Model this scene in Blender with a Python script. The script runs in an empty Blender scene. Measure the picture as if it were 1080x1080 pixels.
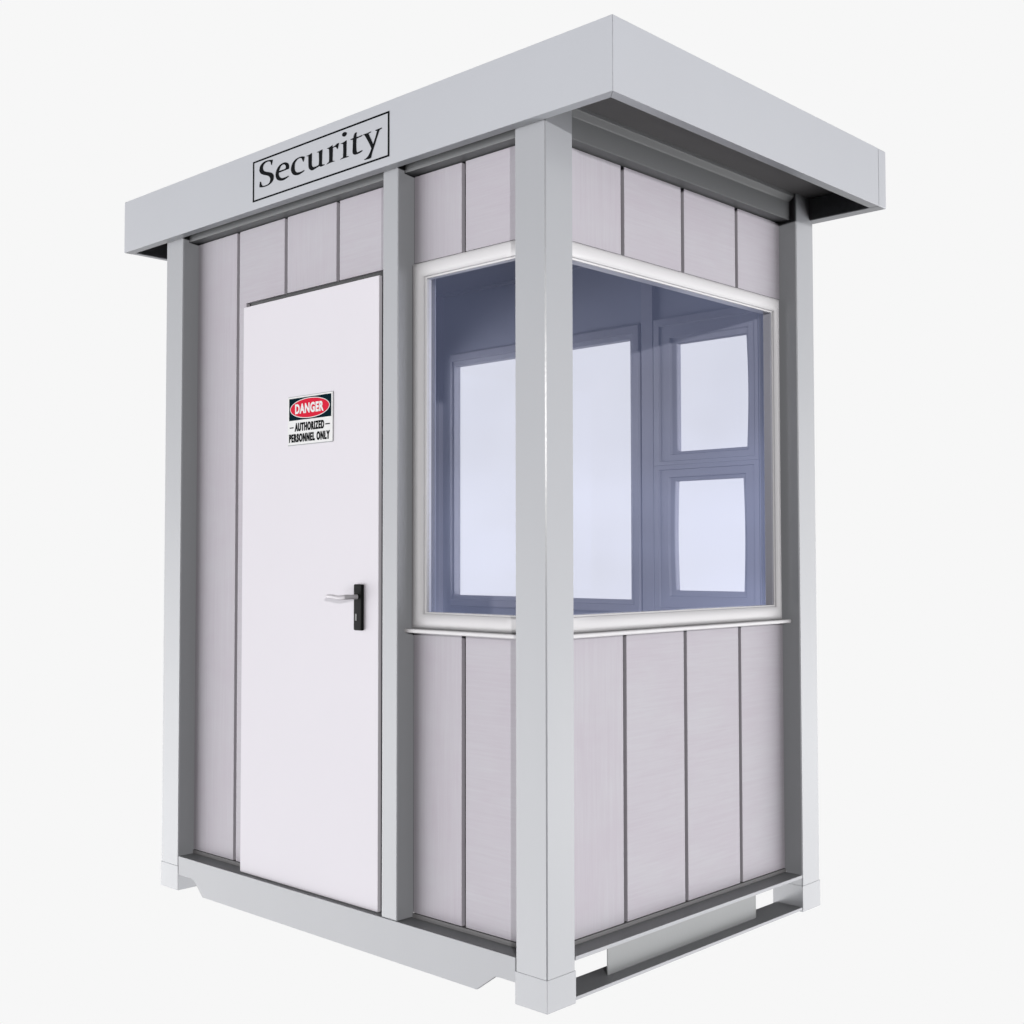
import bpy, bmesh, math, random
from mathutils import Vector
random.seed(4)
scene = bpy.context.scene
COL = scene.collection

# ------------------------------------------------------------------ dimensions (metres)
W, D = 1.872, 1.387            # outer size of the booth: door side along x, window side along y
P = 0.112                      # corner post width
RZ = 0.0615                    # recess of the wall cladding behind the posts
ZL, ZT = 2.340, 2.534          # fascia bottom and top
FA, FB = 0.033, 0.256          # roof overhang front/back and left/right
SOF = 2.415                    # soffit height
ZB = 0.121                     # top of the base beam

# ------------------------------------------------------------------ materials
def new_mat(name):
    m = bpy.data.materials.new(name); m.use_nodes = True
    nt = m.node_tree
    return m, nt, nt.nodes['Principled BSDF']

def paint(name, col, rough=0.4, var=0.03, scale=3.0, spec=0.4, bump=0.02):
    """painted metal: faint broad tone variation, faint orange-peel bump"""
    m, nt, b = new_mat(name)
    tc = nt.nodes.new('ShaderNodeTexCoord')
    n = nt.nodes.new('ShaderNodeTexNoise'); n.inputs['Scale'].default_value = scale
    n.inputs['Detail'].default_value = 6; n.inputs['Roughness'].default_value = 0.6
    nt.links.new(tc.outputs['Object'], n.inputs['Vector'])
    r = nt.nodes.new('ShaderNodeMapRange')
    r.inputs['From Min'].default_value = 0.3; r.inputs['From Max'].default_value = 0.7
    r.inputs['To Min'].default_value = 1 - var; r.inputs['To Max'].default_value = 1 + var
    nt.links.new(n.outputs['Fac'], r.inputs['Value'])
    mx = nt.nodes.new('ShaderNodeVectorMath'); mx.operation = 'SCALE'
    mx.inputs[0].default_value = col
    nt.links.new(r.outputs['Result'], mx.inputs['Scale'])
    nt.links.new(mx.outputs[0], b.inputs['Base Color'])
    b.inputs['Roughness'].default_value = rough
    b.inputs['Specular IOR Level'].default_value = spec
    if bump:
        n2 = nt.nodes.new('ShaderNodeTexNoise'); n2.inputs['Scale'].default_value = 90
        nt.links.new(tc.outputs['Object'], n2.inputs['Vector'])
        bp = nt.nodes.new('ShaderNodeBump'); bp.inputs['Strength'].default_value = bump
        bp.inputs['Distance'].default_value = 0.01
        nt.links.new(n2.outputs['Fac'], bp.inputs['Height'])
        nt.links.new(bp.outputs['Normal'], b.inputs['Normal'])
    return m

def panel_mat(name, col):
    """coated wall boards: fine brushed streaks, direction and tone differ from board to board"""
    m, nt, b = new_mat(name)
    N = nt.nodes.new; L = nt.links.new
    tc = N('ShaderNodeTexCoord'); geo = N('ShaderNodeNewGeometry')
    off = N('ShaderNodeVectorMath'); off.operation = 'SCALE'
    off.inputs[0].default_value = (17.0, 11.0, 23.0)
    L(geo.outputs['Random Per Island'], off.inputs['Scale'])
    add = N('ShaderNodeVectorMath'); add.operation = 'ADD'
    L(tc.outputs['Object'], add.inputs[0]); L(off.outputs[0], add.inputs[1])
    def streak(sc, detail):
        mp = N('ShaderNodeMapping'); mp.inputs['Scale'].default_value = sc
        L(add.outputs[0], mp.inputs['Vector'])
        t = N('ShaderNodeTexNoise'); t.inputs['Scale'].default_value = 1.0
        t.inputs['Detail'].default_value = detail; t.inputs['Distortion'].default_value = 0.4
        t.inputs['Roughness'].default_value = 0.65
        L(mp.outputs[0], t.inputs['Vector']); return t
    h = streak((5, 5, 130), 5); v = streak((140, 140, 4), 4); big = streak((2.5, 2.5, 5), 3)
    sel = N('ShaderNodeMath'); sel.operation = 'GREATER_THAN'; sel.inputs[1].default_value = 0.80
    L(geo.outputs['Random Per Island'], sel.inputs[0])
    mixs = N('ShaderNodeMix'); mixs.data_type = 'FLOAT'
    L(sel.outputs[0], mixs.inputs[0]); L(h.outputs['Fac'], mixs.inputs[2]); L(v.outputs['Fac'], mixs.inputs[3])
    r = N('ShaderNodeMapRange'); r.inputs['From Min'].default_value = .3; r.inputs['From Max'].default_value = .7
    r.inputs['To Min'].default_value = 0.0; r.inputs['To Max'].default_value = 1.0
    L(mixs.outputs[0], r.inputs['Value'])
    c1 = N('ShaderNodeMix'); c1.data_type = 'RGBA'
    c1.inputs[6].default_value = (col[0]*.968, col[1]*.952, col[2]*.962, 1)
    c1.inputs[7].default_value = (col[0]*1.025, col[1]*1.036, col[2]*1.028, 1)
    L(r.outputs['Result'], c1.inputs[0])
    c2 = N('ShaderNodeMix'); c2.data_type = 'RGBA'; c2.blend_type = 'MULTIPLY'; c2.inputs[0].default_value = 1.0
    r2 = N('ShaderNodeValToRGB')
    r2.color_ramp.elements[0].position = .35; r2.color_ramp.elements[0].color = (.975, .955, .975, 1)
    r2.color_ramp.elements[1].position = .65; r2.color_ramp.elements[1].color = (1.0, 1.01, 1.01, 1)
    L(big.outputs['Fac'], r2.inputs['Fac'])
    L(c1.outputs[2], c2.inputs[6]); L(r2.outputs['Color'], c2.inputs[7])
    L(c2.outputs[2], b.inputs['Base Color'])
    b.inputs['Roughness'].default_value = 0.55; b.inputs['Specular IOR Level'].default_value = 0.3
    bp = N('ShaderNodeBump'); bp.inputs['Strength'].default_value = 0.06; bp.inputs['Distance'].default_value = 0.004
    L(mixs.outputs[0], bp.inputs['Height']); L(bp.outputs['Normal'], b.inputs['Normal'])
    return m

def glass_mat(name, tint, refl, k=1.0):
    m = bpy.data.materials.new(name); m.use_nodes = True
    nt = m.node_tree; nt.nodes.clear(); N = nt.nodes.new; L = nt.links.new
    out = N('ShaderNodeOutputMaterial'); mix = N('ShaderNodeMixShader')
    tr = N('ShaderNodeBsdfTransparent'); tr.inputs['Color'].default_value = (*tint, 1)
    gl = N('ShaderNodeBsdfGlossy'); gl.inputs['Color'].default_value = (*refl, 1); gl.inputs['Roughness'].default_value = 0.0
    fr = N('ShaderNodeFresnel'); fr.inputs['IOR'].default_value = 1.5
    ml = N('ShaderNodeMath'); ml.operation = 'MULTIPLY'; ml.inputs[1].default_value = k; ml.use_clamp = True
    # faint unevenness of the pane surface
    tc = N('ShaderNodeTexCoord'); n = N('ShaderNodeTexNoise'); n.inputs['Scale'].default_value = 2.5
    L(tc.outputs['Object'], n.inputs['Vector'])
    sm = N('ShaderNodeMapRange'); sm.inputs['To Min'].default_value = 0.98; sm.inputs['To Max'].default_value = 1.02
    L(n.outputs['Fac'], sm.inputs['Value'])
    tm = N('ShaderNodeVectorMath'); tm.operation = 'SCALE'; tm.inputs[0].default_value = tint
    L(sm.outputs['Result'], tm.inputs['Scale']); L(tm.outputs[0], tr.inputs['Color'])
    geo = N('ShaderNodeNewGeometry'); ff = N('ShaderNodeMath'); ff.operation = 'SUBTRACT'; ff.inputs[0].default_value = 1.0
    L(geo.outputs['Backfacing'], ff.inputs[1])
    m2 = N('ShaderNodeMath'); m2.operation = 'MULTIPLY'
    L(fr.outputs[0], ml.inputs[0]); L(ml.outputs[0], m2.inputs[0]); L(ff.outputs[0], m2.inputs[1]); L(m2.outputs[0], mix.inputs['Fac'])
    L(tr.outputs[0], mix.inputs[1]); L(gl.outputs[0], mix.inputs[2]); L(mix.outputs[0], out.inputs['Surface'])
    return m

M = dict(
    post=paint('grey_paint', (.478, .488, .522), .25, .012, 2, .5),
    fascia=paint('fascia_paint', (.60, .615, .665), .36, .012, 2, .5),
    base=paint('base_paint', (.51, .518, .55), .45, .015),
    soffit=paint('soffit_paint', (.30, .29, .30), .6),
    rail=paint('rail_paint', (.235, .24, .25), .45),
    back=paint('backing_grey', (.16, .155, .16), .6),
    panel=panel_mat('wall_board', (.605, .575, .632)),
    door=paint('door_coat', (.90, .868, .935), .55, .01, 1.5, .15),
    gasket=paint('door_gasket', (.10, .10, .105), .6),
    frame=paint('white_upvc', (.80, .785, .81), .35, .015),
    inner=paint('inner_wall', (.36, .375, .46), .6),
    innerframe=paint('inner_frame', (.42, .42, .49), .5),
    web=paint('web_paint', (.37, .38, .39), .5),
    track=paint('track_grey', (.30, .295, .305), .55),
    floor=paint('floor_lining', (.12, .12, .13), .6),
    ink=paint('black_ink', (.010, .011, .013), .6, .0, spec=.02, bump=0),
    black=paint('black_plastic', (.008, .009, .009), .5, .0, spec=.08, bump=0),
    white=paint('sign_white', (.90, .90, .91), .35, .0, bump=0),
    navy=paint('sign_dark', (.006, .021, .030), .5, .0, spec=.0, bump=0),
    red=paint('sign_red', (.80, .020, .055), .5, .0, spec=.02, bump=0),
    edge=paint('sign_edge', (.45, .46, .49), .4, .0, bump=0),
    key=paint('keyhole_grey', (.22, .23, .23), .35, .0, bump=0),
    glass=glass_mat('tinted_glass', (.925, .928, .948), (.49, .56, .90), 1.15),
    clear=glass_mat('clear_glass', (.925, .928, .95), (.6, .66, .9), .35),
)
m, nt, b = new_mat('satin_silver'); b.inputs['Roughness'].default_value = .3
b.inputs['Base Color'].default_value = (.70, .67, .72, 1); M['chrome'] = m

# ------------------------------------------------------------------ mesh helpers
class MB:
    def __init__(s): s.bm = bmesh.new()
    def box(s, x0, x1, y0, y1, z0, z1, bev=0.0, seg=2):
        t = bmesh.new()
        vs = [t.verts.new((x, y, z)) for x in (x0, x1) for y in (y0, y1) for z in (z0, z1)]
        for f in ((0,1,3,2),(4,6,7,5),(0,4,5,1),(2,3,7,6),(0,2,6,4),(1,5,7,3)): t.faces.new([vs[i] for i in f])
        return s._add(t, bev, seg)
    def prism(s, pts, a, b, fn, bev=0.0, seg=2):
        """polygon pts (u, v), extruded from a to b; fn(u, v, w) -> xyz"""
        t = bmesh.new()
        A = [t.verts.new(fn(u, v, a)) for u, v in pts]; B = [t.verts.new(fn(u, v, b)) for u, v in pts]
        t.faces.new(A); t.faces.new(B[::-1])
        n = len(pts)
        for i in range(n): t.faces.new((A[i], B[i], B[(i+1) % n], A[(i+1) % n]))
        return s._add(t, bev, seg)
    def _add(s, t, bev, seg):
        bmesh.ops.recalc_face_normals(t, faces=t.faces[:])
        if bev > 0:
            bmesh.ops.bevel(t, geom=t.edges[:], offset=bev, segments=seg, affect='EDGES', profile=.5, clamp_overlap=True)
        me = bpy.data.meshes.new('tmp'); t.to_mesh(me); t.free()
        s.bm.from_mesh(me); bpy.data.meshes.remove(me)
        return s
    def tube(s, pts, rad, flat=1.0, seg=12):
        """tube along pts; rad per point; flat squashes it in depth"""
        rings = []
        for i, p in enumerate(pts):
            p = Vector(p)
            d = (Vector(pts[min(i+1, len(pts)-1)]) - Vector(pts[max(i-1, 0)])).normalized()
            up = Vector((0, 0, 1)); sd = d.cross(up).normalized(); up = sd.cross(d)
            rings.append([s.bm.verts.new(p + sd*math.cos(k*2*math.pi/seg)*rad[i]*flat + up*math.sin(k*2*math.pi/seg)*rad[i]) for k in range(seg)])
        for a, b in zip(rings, rings[1:]):
            for k in range(seg): s.bm.faces.new((a[k], a[(k+1) % seg], b[(k+1) % seg], b[k]))
        s.bm.faces.new(rings[0][::-1]); s.bm.faces.new(rings[-1])
        return s
    def build(s, name, mat, parent=None, smooth=True):
        bmesh.ops.recalc_face_normals(s.bm, faces=s.bm.faces[:])
        me = bpy.data.meshes.new(name); s.bm.to_mesh(me); s.bm.free()
        me.materials.append(mat)
        if smooth:
            for p in me.polygons: p.use_smooth = True
            try: me.set_sharp_from_angle(angle=math.radians(32))
            except Exception: pass
        o = bpy.data.objects.new(name, me); COL.objects.link(o)
        if smooth:
            wn = o.modifiers.new('normals', 'WEIGHTED_NORMAL'); wn.mode = 'FACE_AREA'; wn.weight = 100; wn.keep_sharp = True
        if parent: o.parent = parent
        return o

def empty(name, loc, label, cat, parent=None):
    o = bpy.data.objects.new(name, None); COL.objects.link(o); o.location = loc
    o.empty_display_size = .2
    o['label'] = label; o['category'] = cat
    return o

# maps (u along the wall, n outward from the cladding, z) to xyz, for each wall
def FRONT(u, n, z): return (u, RZ - n, z)
def RIGHT(u, n, z): return (-RZ - .003 + n, u, z)
def REAR_IN(u, n, z): return (u, 1.26 - n, z)
def REAR_OUT(u, n, z): return (u, D - RZ + n, z)
def LEFT_OUT(u, n, z): return (-W + RZ - n, u, z)
def LEFT_IN(u, n, z): return (-W + .127 + n, u, z)

def ring_frame(mb, fn, outer, inner, prof, bow=(0, 0), nsub=8):
    """mitred frame: prof is a list of (share of the way from outer to inner edge, n)"""
    (u0, u1, z0, z1), (a0, a1, b0, b1) = outer, inner
    loops = []
    for t, n in prof:
        L = u0 + (a0-u0)*t; R = u1 + (a1-u1)*t; B = z0 + (b0-z0)*t; T = z1 + (b1-z1)*t
        tt = max(0, min(1, t))
        pts = []
        for k in range(nsub): pts.append((L + (R-L)*k/nsub, B))
        for k in range(nsub): pts.append((R + bow[1]*tt*math.sin(math.pi*k/nsub), B + (T-B)*k/nsub))
        for k in range(nsub): pts.append((R + (L-R)*k/nsub, T))
        for k in range(nsub): pts.append((L - bow[0]*tt*math.sin(math.pi*k/nsub), T + (B-T)*k/nsub))
        loops.append([mb.bm.verts.new(fn(u, n, z)) for u, z in pts])
    m = len(loops)
    for i in range(m):
        A, B = loops[i], loops[(i+1) % m]
        k = len(A)
        for j in range(k): mb.bm.faces.new((A[j], A[(j+1) % k], B[(j+1) % k], B[j]))
    return mb

# ================================================================== the booth
booth = empty('security_booth', (-W/2, D/2, 0),
              'pale grey and white portable guard booth with flat overhanging roof and big tinted windows', 'guard booth')
root_off = Vector((-W/2, D/2, 0))
def part(mb, name, mat, parent=None, smooth=True):
    o = mb.build(name, mat, parent or booth, smooth)
    if parent is None or parent is booth:
        o.location = -root_off          # meshes are written in world coordinates
    return o

# ---- corner posts with their feet
for px, py in ((-P, 0), (-W, 0), (-P, D-P), (-W, D-P)):
    post = part(MB().box(px, px+P, py, py+P, .080, SOF+.01, .0032, 1), 'corner_post', M['post'])
    e = .0015
    part(MB().box(px-e, px+P+e, py-e, py+P+e, 0, .086, .0018, 2), 'foot', M['post'], post)

# ---- mullion post beside the door, and its twin in the rear wall
part(MB().box(-.656, -.5862, 0, .068, ZB+.0005, SOF+.01, .004, 3), 'door_post', M['post'])
part(MB().box(-.656, -.5862, D-.068, D, ZB+.0005, SOF+.01, .004, 3), 'rear_post', M['post'])

# ---- roof
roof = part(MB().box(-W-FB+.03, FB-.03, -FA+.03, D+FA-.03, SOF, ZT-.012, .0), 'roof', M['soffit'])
X0, X1, Y0, Y1 = -W-FB+.008, FB, -FA, D+FA
lip = .033
part(MB().prism([(X0, Y0), (X1, Y0), (X1-lip, Y0+lip), (X0, Y0+lip)], ZL, ZT, lambda u, v, w: (u, v, w), .0008, 1), 'fascia_board', M['fascia'], roof)
part(MB().box(X0, X1+.0008, Y1-.053, Y1, ZL, ZT, .004, 3), 'fascia_board', M['fascia'], roof)
part(MB().prism([(X1, Y0+.0004), (X1, Y1-.0525), (X1-lip, Y1-.0525), (X1-lip, Y0+lip+.0004)], ZL, ZT, lambda u, v, w: (u, v, w), .0008, 1), 'fascia_board', M['fascia'], roof)
part(MB().box(X0, X0+.03, Y0+lip+.0002, Y1-.0535, ZL, ZT, .004, 3), 'fascia_board', M['fascia'], roof)

LETTERS = [
('S',[(-11699,24856,1),(-11716,24789,0),(-11754,24688,1),(-11788,24711,1),(-11808,24788,1),(-11852,24826,0),(-11980,24853,0),(-12127,24837,0),(-12225,24771,0),(-12243,24686,0),(-12198,24603,0),(-12074,24539,0),(-11903,24487,0),(-11744,24424,0),(-11646,24322,0),(-11656,24194,0),(-11753,24112,0),(-11971,24056,0),(-12217,24056,0),(-12428,24090,1),(-12436,24168,0),(-12405,24280,1),(-12343,24252,1),(-12322,24174,0),(-12255,24108,0),(-12094,24089,0),(-11923,24112,0),(-11839,24189,0),(-11839,24277,0),(-11913,24351,0),(-12049,24412,0),(-12221,24469,0),(-12371,24545,0),(-12441,24641,0),(-12435,24728,0),(-12374,24818,0),(-12226,24888,0),(-12029,24903,0),(-11858,24884,0)]),
('e',[(-10823,24360,1),(-10804,24421,0),(-10824,24504,0),(-10895,24570,0),(-11038,24621,0),(-11204,24620,0),(-11371,24567,0),(-11490,24463,0),(-11537,24343,0),(-11512,24221,0),(-11415,24120,0),(-11270,24068,0),(-11104,24050,0),(-10938,24076,0),(-10809,24113,1),(-10839,24141,1),(-11009,24128,0),(-11152,24132,0),(-11271,24169,0),(-11344,24243,0),(-11364,24349,1)]),
('e',[(-11345,24405,1),(-11317,24469,0),(-11251,24541,0),(-11156,24570,0),(-11061,24557,0),(-11001,24507,0),(-10984,24439,0),(-11012,24402,1)]),
('c',[(-9972,24566,1),(-10006,24509,0),(-10044,24419,1),(-10081,24448,1),(-10132,24538,1),(-10178,24570,0),(-10271,24580,0),(-10398,24548,0),(-10490,24461,0),(-10512,24352,0),(-10488,24240,0),(-10418,24167,0),(-10290,24133,0),(-10152,24131,0),(-10003,24141,1),(-9986,24116,1),(-10128,24076,0),(-10289,24054,0),(-10475,24076,0),(-10615,24146,0),(-10698,24264,0),(-10699,24365,0),(-10642,24481,0),(-10526,24569,0),(-10340,24613,0),(-10156,24614,0)]),
('u',[(-9903,24571,1),(-9767,24576,0),(-9613,24604,1),(-9610,24505,0),(-9615,24281,0),(-9601,24194,0),(-9537,24137,0),(-9425,24127,0),(-9269,24141,1),(-9247,24227,0),(-9248,24423,0),(-9260,24537,1),(-9372,24570,1),(-9227,24579,0),(-9076,24596,1),(-9088,24415,0),(-9095,24124,1),(-8958,24093,1),(-8991,24073,0),(-9157,24061,1),(-9235,24096,1),(-9402,24066,0),(-9582,24042,0),(-9695,24081,0),(-9775,24169,0),(-9788,24319,0),(-9789,24531,1)]),
('r',[(-8864,24573,1),(-8711,24586,0),(-8569,24616,1),(-8567,24539,1),(-8428,24576,0),(-8331,24608,0),(-8245,24602,1),(-8276,24527,0),(-8315,24433,1),(-8362,24464,1),(-8395,24506,0),(-8471,24528,0),(-8558,24516,1),(-8561,24345,0),(-8566,24125,1),(-8436,24082,1),(-8642,24080,0),(-8872,24068,1),(-8839,24089,0),(-8741,24129,1),(-8735,24315,0),(-8743,24525,1)]),
('i',[(-8191,24565,1),(-8041,24575,0),(-7881,24606,1),(-7887,24395,0),(-7893,24104,1),(-7762,24088,1),(-7804,24070,0),(-7995,24072,0),(-8198,24070,1),(-8145,24092,0),(-8055,24113,1),(-8044,24295,0),(-8051,24529,1)]),
('dot',[(-8100,24815,0),(-8068,24869,0),(-7979,24884,0),(-7889,24849,0),(-7876,24795,0),(-7935,24748,0),(-8031,24750,0)]),
('t',[(-7722,24575,1),(-7638,24590,0),(-7554,24596,1),(-7534,24680,0),(-7471,24735,0),(-7388,24729,1),(-7410,24664,0),(-7408,24589,1),(-7262,24585,0),(-7121,24592,1),(-7154,24556,1),(-7283,24550,0),(-7407,24541,1),(-7417,24354,0),(-7405,24162,0),(-7368,24116,0),(-7280,24113,0),(-7131,24126,1),(-7119,24099,1),(-7259,24064,0),(-7447,24057,0),(-7552,24094,0),(-7594,24172,0),(-7584,24325,0),(-7579,24548,1)]),
('y',[(-7109,24585,1),(-7014,24593,0),(-6911,24592,0),(-6728,24601,1),(-6727,24574,1),(-6840,24554,1),(-6747,24399,0),(-6624,24196,1),(-6544,24337,0),(-6448,24541,1),(-6545,24584,1),(-6444,24595,0),(-6223,24595,1),(-6223,24571,1),(-6333,24546,1),(-6423,24388,0),(-6563,24129,0),(-6664,23939,0),(-6714,23803,1),(-6785,23786,0),(-7031,23797,1),(-7047,23818,1),(-6949,23836,0),(-6826,23909,0),(-6705,24082,1),(-6828,24284,0),(-7024,24552,1)]),

]
def smooth_outline(pts, sub=6):
    """closed outline through pts (x, z, corner flag); rounded except at corners"""
    out = []; n = len(pts)
    for i in range(n):
        p0, p1, p2, p3 = pts[i-1], pts[i], pts[(i+1) % n], pts[(i+2) % n]
        v0, v1, v2, v3 = (Vector(p[:2]) for p in (p0, p1, p2, p3))
        ch = (v2-v1).length
        def tang(a, b, c, corner):
            if corner: return None
            d = (c-a)
            return d.normalized() if d.length > 0 else None
        t1 = tang(v0, v1, v2, p1[2]); t2 = tang(v1, v2, v3, p2[2])
        if t1 is None and t2 is None: out.append(v1); continue
        if t1 is None: t1 = ((v2-v1)*1.5 - t2*ch*.5).normalized()
        if t2 is None: t2 = ((v2-v1)*1.5 - t1*ch*.5).normalized()
        for k in range(sub):
            s = k/sub
            out.append(v1*(2*s**3-3*s*s+1) + t1*ch*(s**3-2*s*s+s) + v2*(-2*s**3+3*s*s) + t2*ch*(s**3-s*s))
    return out

def outline_mesh(name, outlines, y, thick, mat, parent):
    cu = bpy.data.curves.new(name, 'CURVE'); cu.dimensions = '2D'; cu.fill_mode = 'BOTH'; cu.extrude = thick/2
    for pts in outlines:
        sp = cu.splines.new('POLY'); sp.points.add(len(pts)-1); sp.use_cyclic_u = True
        for q, p in zip(sp.points, pts): q.co = (p[0], p[1], 0, 1)
    o = bpy.data.objects.new(name, cu); COL.objects.link(o)
    me = bpy.data.meshes.new_from_object(o.evaluated_get(bpy.context.evaluated_depsgraph_get()))
    bpy.data.objects.remove(o); bpy.data.curves.remove(cu)
    for v in me.vertices: v.co = (v.co.x, y - v.co.z, v.co.y)
    me.materials.clear(); me.materials.append(mat)
    ob = bpy.data.objects.new(name, me); COL.objects.link(ob); ob.parent = parent
    return ob

outs = [smooth_outline([(a/1e4, c/1e4, k) for a, c, k in pts]) for n, pts in LETTERS]
bx0, bx1, bz0, bz1 = -1.2815, -.5885, 2.3655, 2.502
outs.append([Vector(p) for p in ((bx0, bz0), (bx1, bz0), (bx1, bz1), (bx0, bz1))])
tx, tz = .0072, .0056
outs.append([Vector(p) for p in ((bx0+tx, bz0+tz), (bx0+tx, bz1-tz), (bx1-tx, bz1-tz), (bx1-tx, bz0+tz))])
outline_mesh('lettering', outs, Y0-.0006, .0006, M['ink'], roof)

# ---- top rails under the roof (channel with a chamfered upper lip)
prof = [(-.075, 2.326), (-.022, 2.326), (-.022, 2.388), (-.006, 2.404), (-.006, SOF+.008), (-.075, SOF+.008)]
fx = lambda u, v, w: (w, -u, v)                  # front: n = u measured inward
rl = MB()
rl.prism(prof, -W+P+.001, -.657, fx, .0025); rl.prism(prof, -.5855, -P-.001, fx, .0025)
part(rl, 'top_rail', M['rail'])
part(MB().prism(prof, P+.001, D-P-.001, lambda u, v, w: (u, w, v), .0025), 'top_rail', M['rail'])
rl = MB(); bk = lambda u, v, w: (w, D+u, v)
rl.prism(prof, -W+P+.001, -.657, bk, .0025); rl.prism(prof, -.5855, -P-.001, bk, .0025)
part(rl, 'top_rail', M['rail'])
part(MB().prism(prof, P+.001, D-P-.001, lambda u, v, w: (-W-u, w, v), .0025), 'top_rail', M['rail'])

# ---- base beams: front and back have a skirt with notched ends
sk = [(-W+P+.001, ZB), (-W+P+.001, .055), (-1.672, .055), (-1.660, .0525), (-1.648, .043), (-1.604, .0035), (-.259, .003), (-.188, .053), (-.172, .055), (-P-.001, .055), (-P-.001, ZB)]
part(MB().prism(sk, 0.0, .010, lambda u, v, w: (u, w, v), .002).box(-W+P+.001, -P-.001, .0098, .066, ZB-.010, ZB-.0003), 'base_beam', M['base'])
part(MB().prism(sk, D-.010, D, lambda u, v, w: (u, w, v), .002).box(-W+P+.001, -P-.001, D-.066, D-.0098, ZB-.010, ZB-.0003), 'base_beam', M['base'])
# the two ends: open channel of two flanges with a short web plate between
for sx in (1, -1):
    f = (lambda x: x) if sx > 0 else (lambda x: -W - x)
    def bx(mb, a, b, *r): return mb.box(min(f(a), f(b)), max(f(a), f(b)), *r)
    up = part(bx(MB(), -.067, 0, P+.001, D-P-.001, ZB-.010, ZB+.001, .0015), 'base_rail', M['base'])
    part(bx(MB(), -.100, 0, P+.002, D-P-.002, .0068, .0165, .0015), 'lower_flange', M['base'], up)
    part(bx(MB(), -.049, -.045, .304, 1.060, .0168, ZB-.0102, .0), 'web_plate', M['web'], up)

# ---- walls: grey backing with openings, boards in front
def wall_boxes(mb, fn, rect, holes, n0, n1):
    """rect (u0,u1,z0,z1) minus rectangular holes, from depth n0 to n1"""
    us = sorted({rect[0], rect[1], *[h[0] for h in holes], *[h[1] for h in holes]})
    zs = sorted({rect[2], rect[3], *[h[2] for h in holes], *[h[3] for h in holes]})
    inside = lambda u, z: rect[0] < u < rect[1] and rect[2] < z < rect[3] and not any(h[0] < u < h[1] and h[2] < z < h[3] for h in holes)
    cell = lambda i, j: 0 <= i < len(us)-1 and 0 <= j < len(zs)-1 and inside((us[i]+us[i+1])/2, (zs[j]+zs[j+1])/2)
    V = {}
    def vt(i, j, n):
        k = (i, j, n)
        if k not in V: V[k] = mb.bm.verts.new(fn(us[i], n, zs[j]))
        return V[k]
    for i in range(len(us)-1):
        for j in range(len(zs)-1):
            if not cell(i, j): continue
            for n in (n0, n1): mb.bm.faces.new((vt(i, j, n), vt(i+1, j, n), vt(i+1, j+1, n), vt(i, j+1, n)))
            for di, dj, a, b in ((-1, 0, (i, j), (i, j+1)), (1, 0, (i+1, j), (i+1, j+1)), (0, -1, (i, j), (i+1, j)), (0, 1, (i, j+1), (i+1, j+1))):
                if not cell(i+di, j+dj): mb.bm.faces.new((vt(*a, n0), vt(*b, n0), vt(*b, n1), vt(*a, n1)))
    return mb

G = .0078                      # half the groove between boards
FW_OUT, FW_IN = (-.5855, -.114, .9712, 2.0565), (-.5290, -.160, 1.020, 2.007)     # front window
RW_OUT, RW_IN = (.114, 1.256, .9712, 2.0565), (.158, 1.2205, 1.020, 2.007)        # side window
BW_OUT, BW_IN = (-1.667, -.649, .974, 2.053), (-1.648, -.696, 1.022, 2.000)      # big rear window
SU_OUT, SU_IN = (-.581, -.134, 1.5155, 2.053), (-.484, -.191, 1.564, 1.957)      # small rear window, upper
SL_OUT, SL_IN = (-.581, -.134, .974, 1.5145), (-.493, -.208, 1.060, 1.456)       # small rear window, lower
LW_OUT, LW_IN = (.150, 1.226, .974, 2.0565), (.195, 1.180, 1.022, 2.004)         # left end window
DOOR = (-1.408, -.6955, .1225, 2.0375)
mid = lambda o, i: tuple((a+b)/2 for a, b in zip(o, i))

B0, B1 = -.016, -.060          # backing depth
fb = MB()
wall_boxes(fb, FRONT, (-W+.064, -.664, .122, 2.3255), [(-1.44, -.70, .1, 2.05)], B0, B1)
wall_boxes(fb, FRONT, (-.584, -.068, .122, 2.3255), [mid(FW_OUT, FW_IN)], B0, B1)
w_front = part(fb, 'wall', M['back'])
w_right = part(wall_boxes(MB(), RIGHT, (.064+.062, D-.066, .122, 2.3255), [mid(RW_OUT, RW_IN)], B0, B1), 'wall', M['back'])
w_rear = part(wall_boxes(MB(), REAR_OUT, (-W+.064, -.128, .122, 2.3255), [(-1.712, -.6655, .972, 2.045), (-.55, -.165, 1.0, 2.02)], B0, B1), 'wall', M['back'])
w_left = part(wall_boxes(MB(), LEFT_OUT, (.126, D-.130, .122, 2.3255), [mid(LW_OUT, LW_IN)], B0, B1), 'wall', M['back'])

def board(mb, fn, pts):
    mb.prism(pts, 0.0, -.0155, lambda u, z, n: fn(u, n, z), .0022, 2)
def rect(u0, u1, z0, z1): return [(u0, z0), (u1, z0), (u1, z1), (u0, z1)]
ZP, ZH = .1355, 2.3235
# front, door side
mb = MB()
board(mb, FRONT, rect(-W+P+.002, -1.5027-G, ZP, ZH))
dz = 2.0655
board(mb, FRONT, [(-1.5027+G, ZP), (-1.452, ZP), (-1.452, dz), (-1.2245-G, dz), (-1.2245-G, ZH), (-1.5027+G, ZH)])
board(mb, FRONT, rect(-1.2245+G, -.9471-G, dz, ZH))
board(mb, FRONT, rect(-.9471+G, -.664, dz, ZH))
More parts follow.
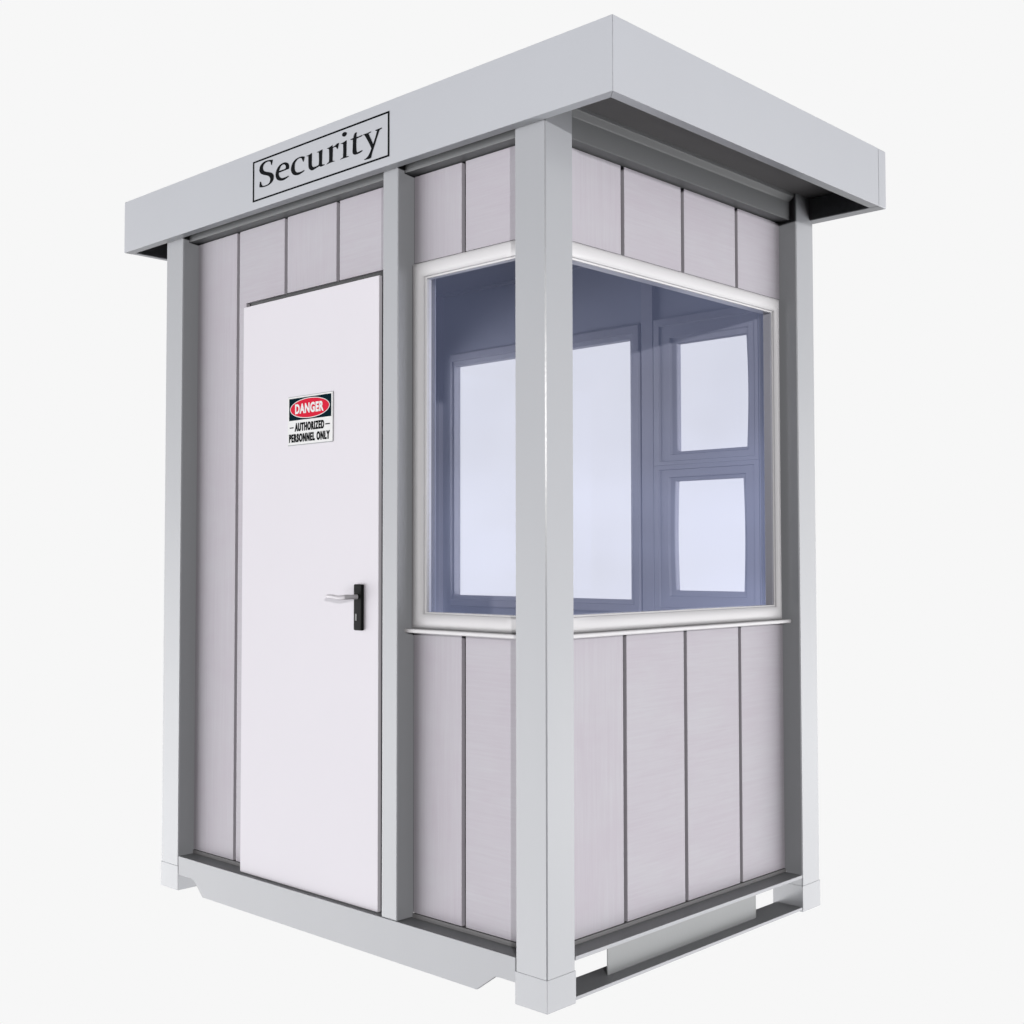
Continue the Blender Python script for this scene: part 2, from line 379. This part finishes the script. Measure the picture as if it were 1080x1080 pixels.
# front, window side
part(mb, 'wall_board', M['panel'], w_front)
for z0, z1 in ((ZP, .9585), (2.0595, ZH)):
    mb = MB()
    board(mb, FRONT, rect(-.583, -.3714-G, z0, z1)); board(mb, FRONT, rect(-.3714+G, -P-.002, z0, z1))
    part(mb, 'wall_board', M['panel'], w_front)
for z0, z1 in ((ZP, .9585), (2.0595, ZH)):
    mb = MB()
    for a, b2 in ((P+.002, .4105), (.4105, .709), (.709, 1.0086), (1.0086, D-P-.002)):
        board(mb, RIGHT, rect(a + (G if a > .2 else 0), b2 - (G if b2 < 1.2 else 0), z0, z1))
    part(mb, 'wall_board', M['panel'], w_right)
# rear and left boards
us = [-W+P+.002, -1.5, -1.22, -.94, -.664]
for z0, z1 in ((ZP, .9585), (2.0595, ZH)):
    mb = MB()
    for a, b2 in zip(us, us[1:]): board(mb, REAR_OUT, rect(a+G, b2-G, z0, z1))
    board(mb, REAR_OUT, rect(-.583, -.3714-G, z0, z1)); board(mb, REAR_OUT, rect(-.3714+G, -P-.002, z0, z1))
    part(mb, 'wall_board', M['panel'], w_rear)
for z0, z1 in ((ZP, .9585), (2.0595, ZH)):
    mb = MB()
    for a, b2 in ((P+.002, .4105), (.4105, .709), (.709, 1.0086), (1.0086, D-P-.002)): board(mb, LEFT_OUT, rect(a+G, b2-G, z0, z1))
    part(mb, 'wall_board', M['panel'], w_left)
# bottom track the boards stand in
part(MB().box(-W+P+.002, -1.44, .0585, .072, ZB+.0006, .1345, .001), 'bottom_track', M['track'], w_front)
part(MB().box(-.583, -P-.002, .0585, .072, ZB+.0006, .1345, .001), 'bottom_track', M['track'], w_front)
part(MB().box(-.075, -.0615, P+.002, D-P-.002, ZB+.002, .1345, .001), 'bottom_track', M['track'], w_right)

# ---- inside lining, floor, ceiling
iw = MB()
wall_boxes(iw, REAR_IN, (-1.745, -.1255, .152, 2.3195), [(-1.660, -.668, 1.0, 2.03), (-.55, -.165, 1.0, 2.02)], 0, -.0042)
wall_boxes(iw, LEFT_IN, (.1225, 1.2595, .152, 2.3195), [mid(LW_OUT, LW_IN)], 0, -.004)
wall_boxes(iw, lambda u, n, z: (u, .1225+n, z), (-1.740, -.664, .152, 2.3195), [], 0, .003)
wall_boxes(iw, lambda u, n, z: (u, .1225+n, z), (-.584, -.1255, .152, 2.3195), [mid(FW_OUT, FW_IN)], 0, .003)
wall_boxes(iw, lambda u, n, z: (-.1255-n, u, z), (.1225, 1.2595, .152, 2.3195), [mid(RW_OUT, RW_IN)], 0, .003)
part(iw, 'inner_lining', M['inner'])
part(MB().box(-.637, -.584, 1.243, 1.2598, .152, 2.3195, .003), 'inner_post', M['innerframe'])
part(MB().box(-1.7448, -1.722, 1.237, 1.2598, .152, 2.3195, .003), 'corner_trim', M['innerframe'])
part(MB().box(-1.7218, -.1257, 1.2475, 1.2598, 2.306, 2.3195, .003), 'coving', M['innerframe'])
part(MB().box(-1.806, -.127, .1215, 1.324, .125, .151), 'floor', M['floor'])
part(MB().box(-1.806, -.127, .1235, 1.324, 2.3205, 2.40), 'ceiling', M['inner'])

# ---- windows
PROF = [(0, -.0095), (0, .0050), (.05, .0075), (.14, .0098), (.28, .0112), (.45, .0115), (.62, .0106), (.76, .0082), (.87, .0045), (.89, .0008), (.985, -.0008), (1.0, -.0020), None, None]
def window(fn, o, i, name='window', glazed=True, deep=-.020):
    # frames stop just short of the hole in the backing: the body of the frame sits inside it
    h = mid(o, i)
    pr = []
    for t, n in PROF[:-2]: pr.append((t, n))
    pr += [(1.0, deep), (.52, deep), (.52, -.0095)]
    fr = part(ring_frame(MB(), fn, o, i, pr), name, M['frame'])
    if not glazed: return fr
    g = MB()
    wall_boxes(g, fn, (i[0]-.004, i[1]+.004, i[2]-.004, i[3]+.004), [], -.0025, -.0075)
    part(g, 'pane', M['glass'], fr, smooth=False)
    return fr
wf = window(FRONT, FW_OUT, FW_IN)
wr = window(RIGHT, RW_OUT, RW_IN, deep=-.034)
window(LEFT_OUT, LW_OUT, LW_IN)
BWO_IN = (-1.700, -.668, .985, 2.035)
wb = window(REAR_OUT, (-1.735, -.6635, .962, 2.0575), BWO_IN, glazed=False)
# sills
part(MB().box(-.5915, -P-.001, .0275, .0605,   .9578, .9709, .0042, 3), 'sill', M['frame'], wf)
part(MB().box(-.0635, -.0305, P+.001, 1.2735,   .9578, .9709, .0042, 3), 'sill', M['frame'], wr)
# inner trims of the rear and left windows
TRIM = [(0, .0005), (0, .010), (.12, .014), (.6, .014), (.68, .008), (1.0, .006), (1.0, -.0038), (.5, -.0038), (.5, .0005)]
part(ring_frame(MB(), REAR_IN, BW_OUT, BW_IN, TRIM[:6] + [(1.0, -.030), (.5, -.030), (.5, .0005)]), 'inner_trim', M['innerframe'], wb)
g = MB(); wall_boxes(g, REAR_IN, (BW_IN[0]-.006, BW_IN[1]+.006, BW_IN[2]-.006, BW_IN[3]+.006), [], -.018, -.023)
part(g, 'pane', M['clear'], wb, smooth=False)
part(ring_frame(MB(), LEFT_IN, LW_OUT, LW_IN, TRIM), 'inner_trim', M['innerframe'])
# two small sashes, one above the other
SASH = [(0, .0005), (0, .016), (.26, .018), (.30, .012), (.74, .014), (.80, .006), (.97, .002), (1.0, -.004), (1.0, -.020), (.30, -.020), (.30, .0005)]
for o, i, bow in ((SU_OUT, SU_IN, (0, .006)), (SL_OUT, SL_IN, (.005, .005))):
    s = part(ring_frame(MB(), REAR_IN, o, i, SASH, bow), 'window', M['innerframe'])
    g = MB(); wall_boxes(g, REAR_IN, (i[0]-.010, i[1]+.010, i[2]-.006, i[3]+.006), [], -.0085, -.0135)
    part(g, 'pane', M['clear'], s, smooth=False)

# ---- door
jam = part(MB().box(-1.4395, -.7005, .062, .1195, .1515, 2.0495).box(-.7005, -.664, .060, .0722, .1235, 2.3).box(-1.4395, -.7005, .0715, .078, 2.0497, 2.07), 'door_frame', M['gasket'])
door = part(MB().box(DOOR[0], DOOR[1], .020, .0605, DOOR[2], DOOR[3], .0022, 2), 'door', M['door'])
h = part(MB().box(-.7990, -.7600, .0080, .0198, .9580, 1.0985, .0040, 3), 'handle', M['black'], door)
lv = MB()
zc = 1.060
path = [(-.7815, .0085, zc), (-.7815, -.014, zc), (-.782, -.027, zc), (-.7865, -.034, zc-.0004), (-.797, -.0365, zc-.0018), (-.812, -.037, zc-.0026),
        (-.828, -.037, zc-.0014), (-.844, -.0365, zc+.0008), (-.860, -.035, zc+.0012), (-.874, -.033, zc+.0004), (-.883, -.030, zc-.001)]
rad = [.0075, .0072, .0075, .0078, .0078, .0074, .0068, .0064, .0062, .0062, .0045]
lv.tube(path, rad, .75, 14)
lvo = part(lv, 'lever', M['chrome'], door)
part(MB().box(-.7895, -.7825, .0070, .0088, .9875, 1.0085, .0006, 1), 'keyhole', M['key'], door)

# ================================================================== the danger notice on the door
SX0, SX1, SZ0, SZ1 = -1.1495, -.9145, 1.5445, 1.7045
sign = empty('danger_sign', ((SX0+SX1)/2, .0195, SZ0),
             'small black, red and white danger notice fixed to the white booth door', 'sign')
soff = Vector(sign.location)
yd = .0195
def su(u): return SX0 + (SX1-SX0)*u
def sz(v): return SZ1 - (SZ1-SZ0)*v
plate = MB().box(SX0, SX1, yd-.0010, yd, SZ0, SZ1, .0004, 1).build('sign_plate', M['edge'], sign); plate.location = -soff
fc = MB().box(su(.004), su(.998), yd-.0022, yd-.0016, sz(.985), sz(.012), 0).build('sign_face', M['white'], sign); fc.location = -soff
hd = MB().box(su(.034), su(.966), yd-.0028, yd-.0023, sz(.492), sz(.042), 0).build('header_panel', M['navy'], sign); hd.location = -soff
def ellipse(cu_, cv, ru, rv, n=64): return [Vector((su(cu_ + ru*math.cos(k*2*math.pi/n)), sz(cv + rv*math.sin(k*2*math.pi/n)))) for k in range(n)]
ov = outline_mesh('oval_border', [ellipse(.4985, .266, .440, .205)], yd-.0030, .0002, M['white'], hd)
outline_mesh('oval', [ellipse(.4985, .266, .427, .191)], yd-.0033, .0002, M['red'], hd)

def text_mesh(name, body, u0, u1, v0, v1, y, mat, parent, bold, space=1.0, fat=0.0):
    cu = bpy.data.curves.new(name, 'FONT'); cu.body = body; cu.size = 1; cu.offset = bold; cu.space_character = space
    cu.fill_mode = 'FRONT'; cu.resolution_u = 5
    o = bpy.data.objects.new(name, cu); COL.objects.link(o)
    me = bpy.data.meshes.new_from_object(o.evaluated_get(bpy.context.evaluated_depsgraph_get()))
    bpy.data.objects.remove(o); bpy.data.curves.remove(cu)
    xs = [v.co.x for v in me.vertices]; ys = [v.co.y for v in me.vertices]
    x0, x1, y0, y1 = min(xs), max(xs), min(ys), max(ys)
    for v in me.vertices:
        u = u0 + (u1-u0)*(v.co.x-x0)/(x1-x0); w = v1 + (v0-v1)*(v.co.y-y0)/(y1-y0)
        v.co = (su(u), y, sz(w))
    if fat:                                   # heavier uprights: the outline laid down again a hair to each side
        bm = bmesh.new(); bm.from_mesh(me)
        for k in (-1, 1):
            t = me.copy()
            for v in t.vertices: v.co = (v.co.x + k*fat*(SX1-SX0), v.co.y - .00006*(k+2), v.co.z)
            bm.from_mesh(t); bpy.data.meshes.remove(t)
        bm.to_mesh(me); bm.free()
    me.materials.clear(); me.materials.append(mat)
    ob = bpy.data.objects.new(name, me); COL.objects.link(ob); ob.parent = parent
    return ob
text_mesh('lettering', 'DANGER', .175, .81, .163, .369, yd-.0037, M['white'], hd, .045, 1.10)
tx = text_mesh('lettering', 'AUTHORIZED', .165, .815, .545, .720, yd-.0026, M['ink'], sign, .048, 1.22, .0034); tx.location = -soff
tx2 = text_mesh('lettering', 'PERSONNEL ONLY', .036, .938, .765, .940, yd-.0026, M['ink'], sign, .048, 1.22, .0034); tx2.location = -soff
for ua, ub in ((.045, .135), (.845, .940)):
    ds = MB().box(su(ua), su(ub), yd-.0027, yd-.0023, sz(.648), sz(.624)).build('dash', M['ink'], sign); ds.location = -soff

# ================================================================== light
wd = bpy.data.worlds.new('World'); scene.world = wd; wd.use_nodes = True
nt = wd.node_tree; nt.nodes.clear(); N = nt.nodes.new; L = nt.links.new
out = N('ShaderNodeOutputWorld'); bg = N('ShaderNodeBackground'); tc = N('ShaderNodeTexCoord')
BACK, SIDE, BEHIND = .93, 2.8, .03
def node_dot(src, vec):
    d = N('ShaderNodeVectorMath'); d.operation = 'DOT_PRODUCT'; d.inputs[1].default_value = vec
    L(src, d.inputs[0]); return d.outputs['Value']
sep = N('ShaderNodeSeparateXYZ'); L(tc.outputs['Generated'], sep.inputs[0])
flat = N('ShaderNodeVectorMath'); flat.operation = 'MULTIPLY'; flat.inputs[1].default_value = (1, 1, 0)
L(tc.outputs['Generated'], flat.inputs[0])
nrm = N('ShaderNodeVectorMath'); nrm.operation = 'NORMALIZE'; L(flat.outputs[0], nrm.inputs[0])
ahead = node_dot(nrm.outputs[0], (-.687, .727, 0)); across = node_dot(nrm.outputs[0], (.727, .687, 0))
def ramp(src, a, b2, lo, hi):
    r = N('ShaderNodeMapRange'); r.interpolation_type = 'SMOOTHSTEP'
    r.inputs['From Min'].default_value = a; r.inputs['From Max'].default_value = b2
    r.inputs['To Min'].default_value = lo; r.inputs['To Max'].default_value = hi
    L(src, r.inputs['Value']); return r.outputs['Result']
def math_(op, a, b2):
    m_ = N('ShaderNodeMath'); m_.operation = op
    for k, v in enumerate((a, b2)):
        if isinstance(v, (int, float)): m_.inputs[k].default_value = v
        else: L(v, m_.inputs[k])
    return m_.outputs[0]
z = sep.outputs['Z']
side = math_('MULTIPLY', ramp(z, -.25, .45, SIDE*1.33, SIDE*.13), ramp(across, -1, 1, 1.24, 1.12))
cl = N('ShaderNodeTexNoise'); cl.inputs['Scale'].default_value = 3.2; cl.inputs['Detail'].default_value = 3
cm = N('ShaderNodeMapping'); cm.inputs['Scale'].default_value = (1, 1, 2.2)
L(tc.outputs['Generated'], cm.inputs['Vector']); L(cm.outputs[0], cl.inputs['Vector'])
side = math_('MULTIPLY', side, ramp(cl.outputs['Fac'], .3, .7, .72, 1.28))
side = math_('MULTIPLY', side, ramp(ahead, -.66, -.30, BEHIND/SIDE, 1.0))
w_ahead = ramp(ahead, .45, .78, 0.0, 1.0)
mixw = N('ShaderNodeMix'); mixw.data_type = 'FLOAT'
L(w_ahead, mixw.inputs[0]); L(side, mixw.inputs[2]); mixw.inputs[3].default_value = BACK
v = math_('MULTIPLY', mixw.outputs[0], math_('MULTIPLY', ramp(z, .47, .72, 1.0, .06), ramp(z, -.58, -.39, .06, 1.0)))
L(v, bg.inputs['Strength']); bg.inputs['Color'].default_value = (1, 1, 1, 1)
L(bg.outputs[0], out.inputs['Surface'])

kl = bpy.data.lights.new('key_lamp', 'AREA'); kl.shape = 'DISK'; kl.size = .25; kl.energy = 960; kl.color = (1, .99, .975)
ko = bpy.data.objects.new('key_lamp', kl); COL.objects.link(ko)
tgt = Vector((-.4, .4, 1.6)); ko.location = (15*.78-.1, -15*.62+.1, 2.34+.9)
ko.rotation_euler = (tgt - ko.location).to_track_quat('-Z', 'Y').to_euler()

# ================================================================== camera
cam = bpy.data.cameras.new('camera'); co = bpy.data.objects.new('camera', cam); COL.objects.link(co)
cam.sensor_width = 36; cam.lens = 1309.38/1080*36; cam.clip_start = .05; cam.clip_end = 200
yaw, pit, rol = math.radians(43.4126), math.radians(2.1669), math.radians(-.0813)
F = Vector((-math.sin(yaw)*math.cos(pit), math.cos(yaw)*math.cos(pit), math.sin(pit)))
R_ = F.cross(Vector((0, 0, 1))).normalized(); U_ = R_.cross(F)
R2 = R_*math.cos(rol) + U_*math.sin(rol); U2 = U_*math.cos(rol) - R_*math.sin(rol)
from mathutils import Matrix
mw = Matrix((( R2.x, U2.x, -F.x, 2.1681), (R2.y, U2.y, -F.y, -2.4215), (R2.z, U2.z, -F.z, 1.1748), (0, 0, 0, 1)))
co.matrix_world = mw
scene.camera = co
scene.render.engine = 'CYCLES'
scene.cycles.max_bounces = 10; scene.cycles.diffuse_bounces = 0; scene.cycles.transparent_max_bounces = 24
vs = scene.view_settings
vs.view_transform = 'Standard'; vs.look = 'None'; vs.exposure = 0; vs.gamma = 1; vs.use_curve_mapping = False
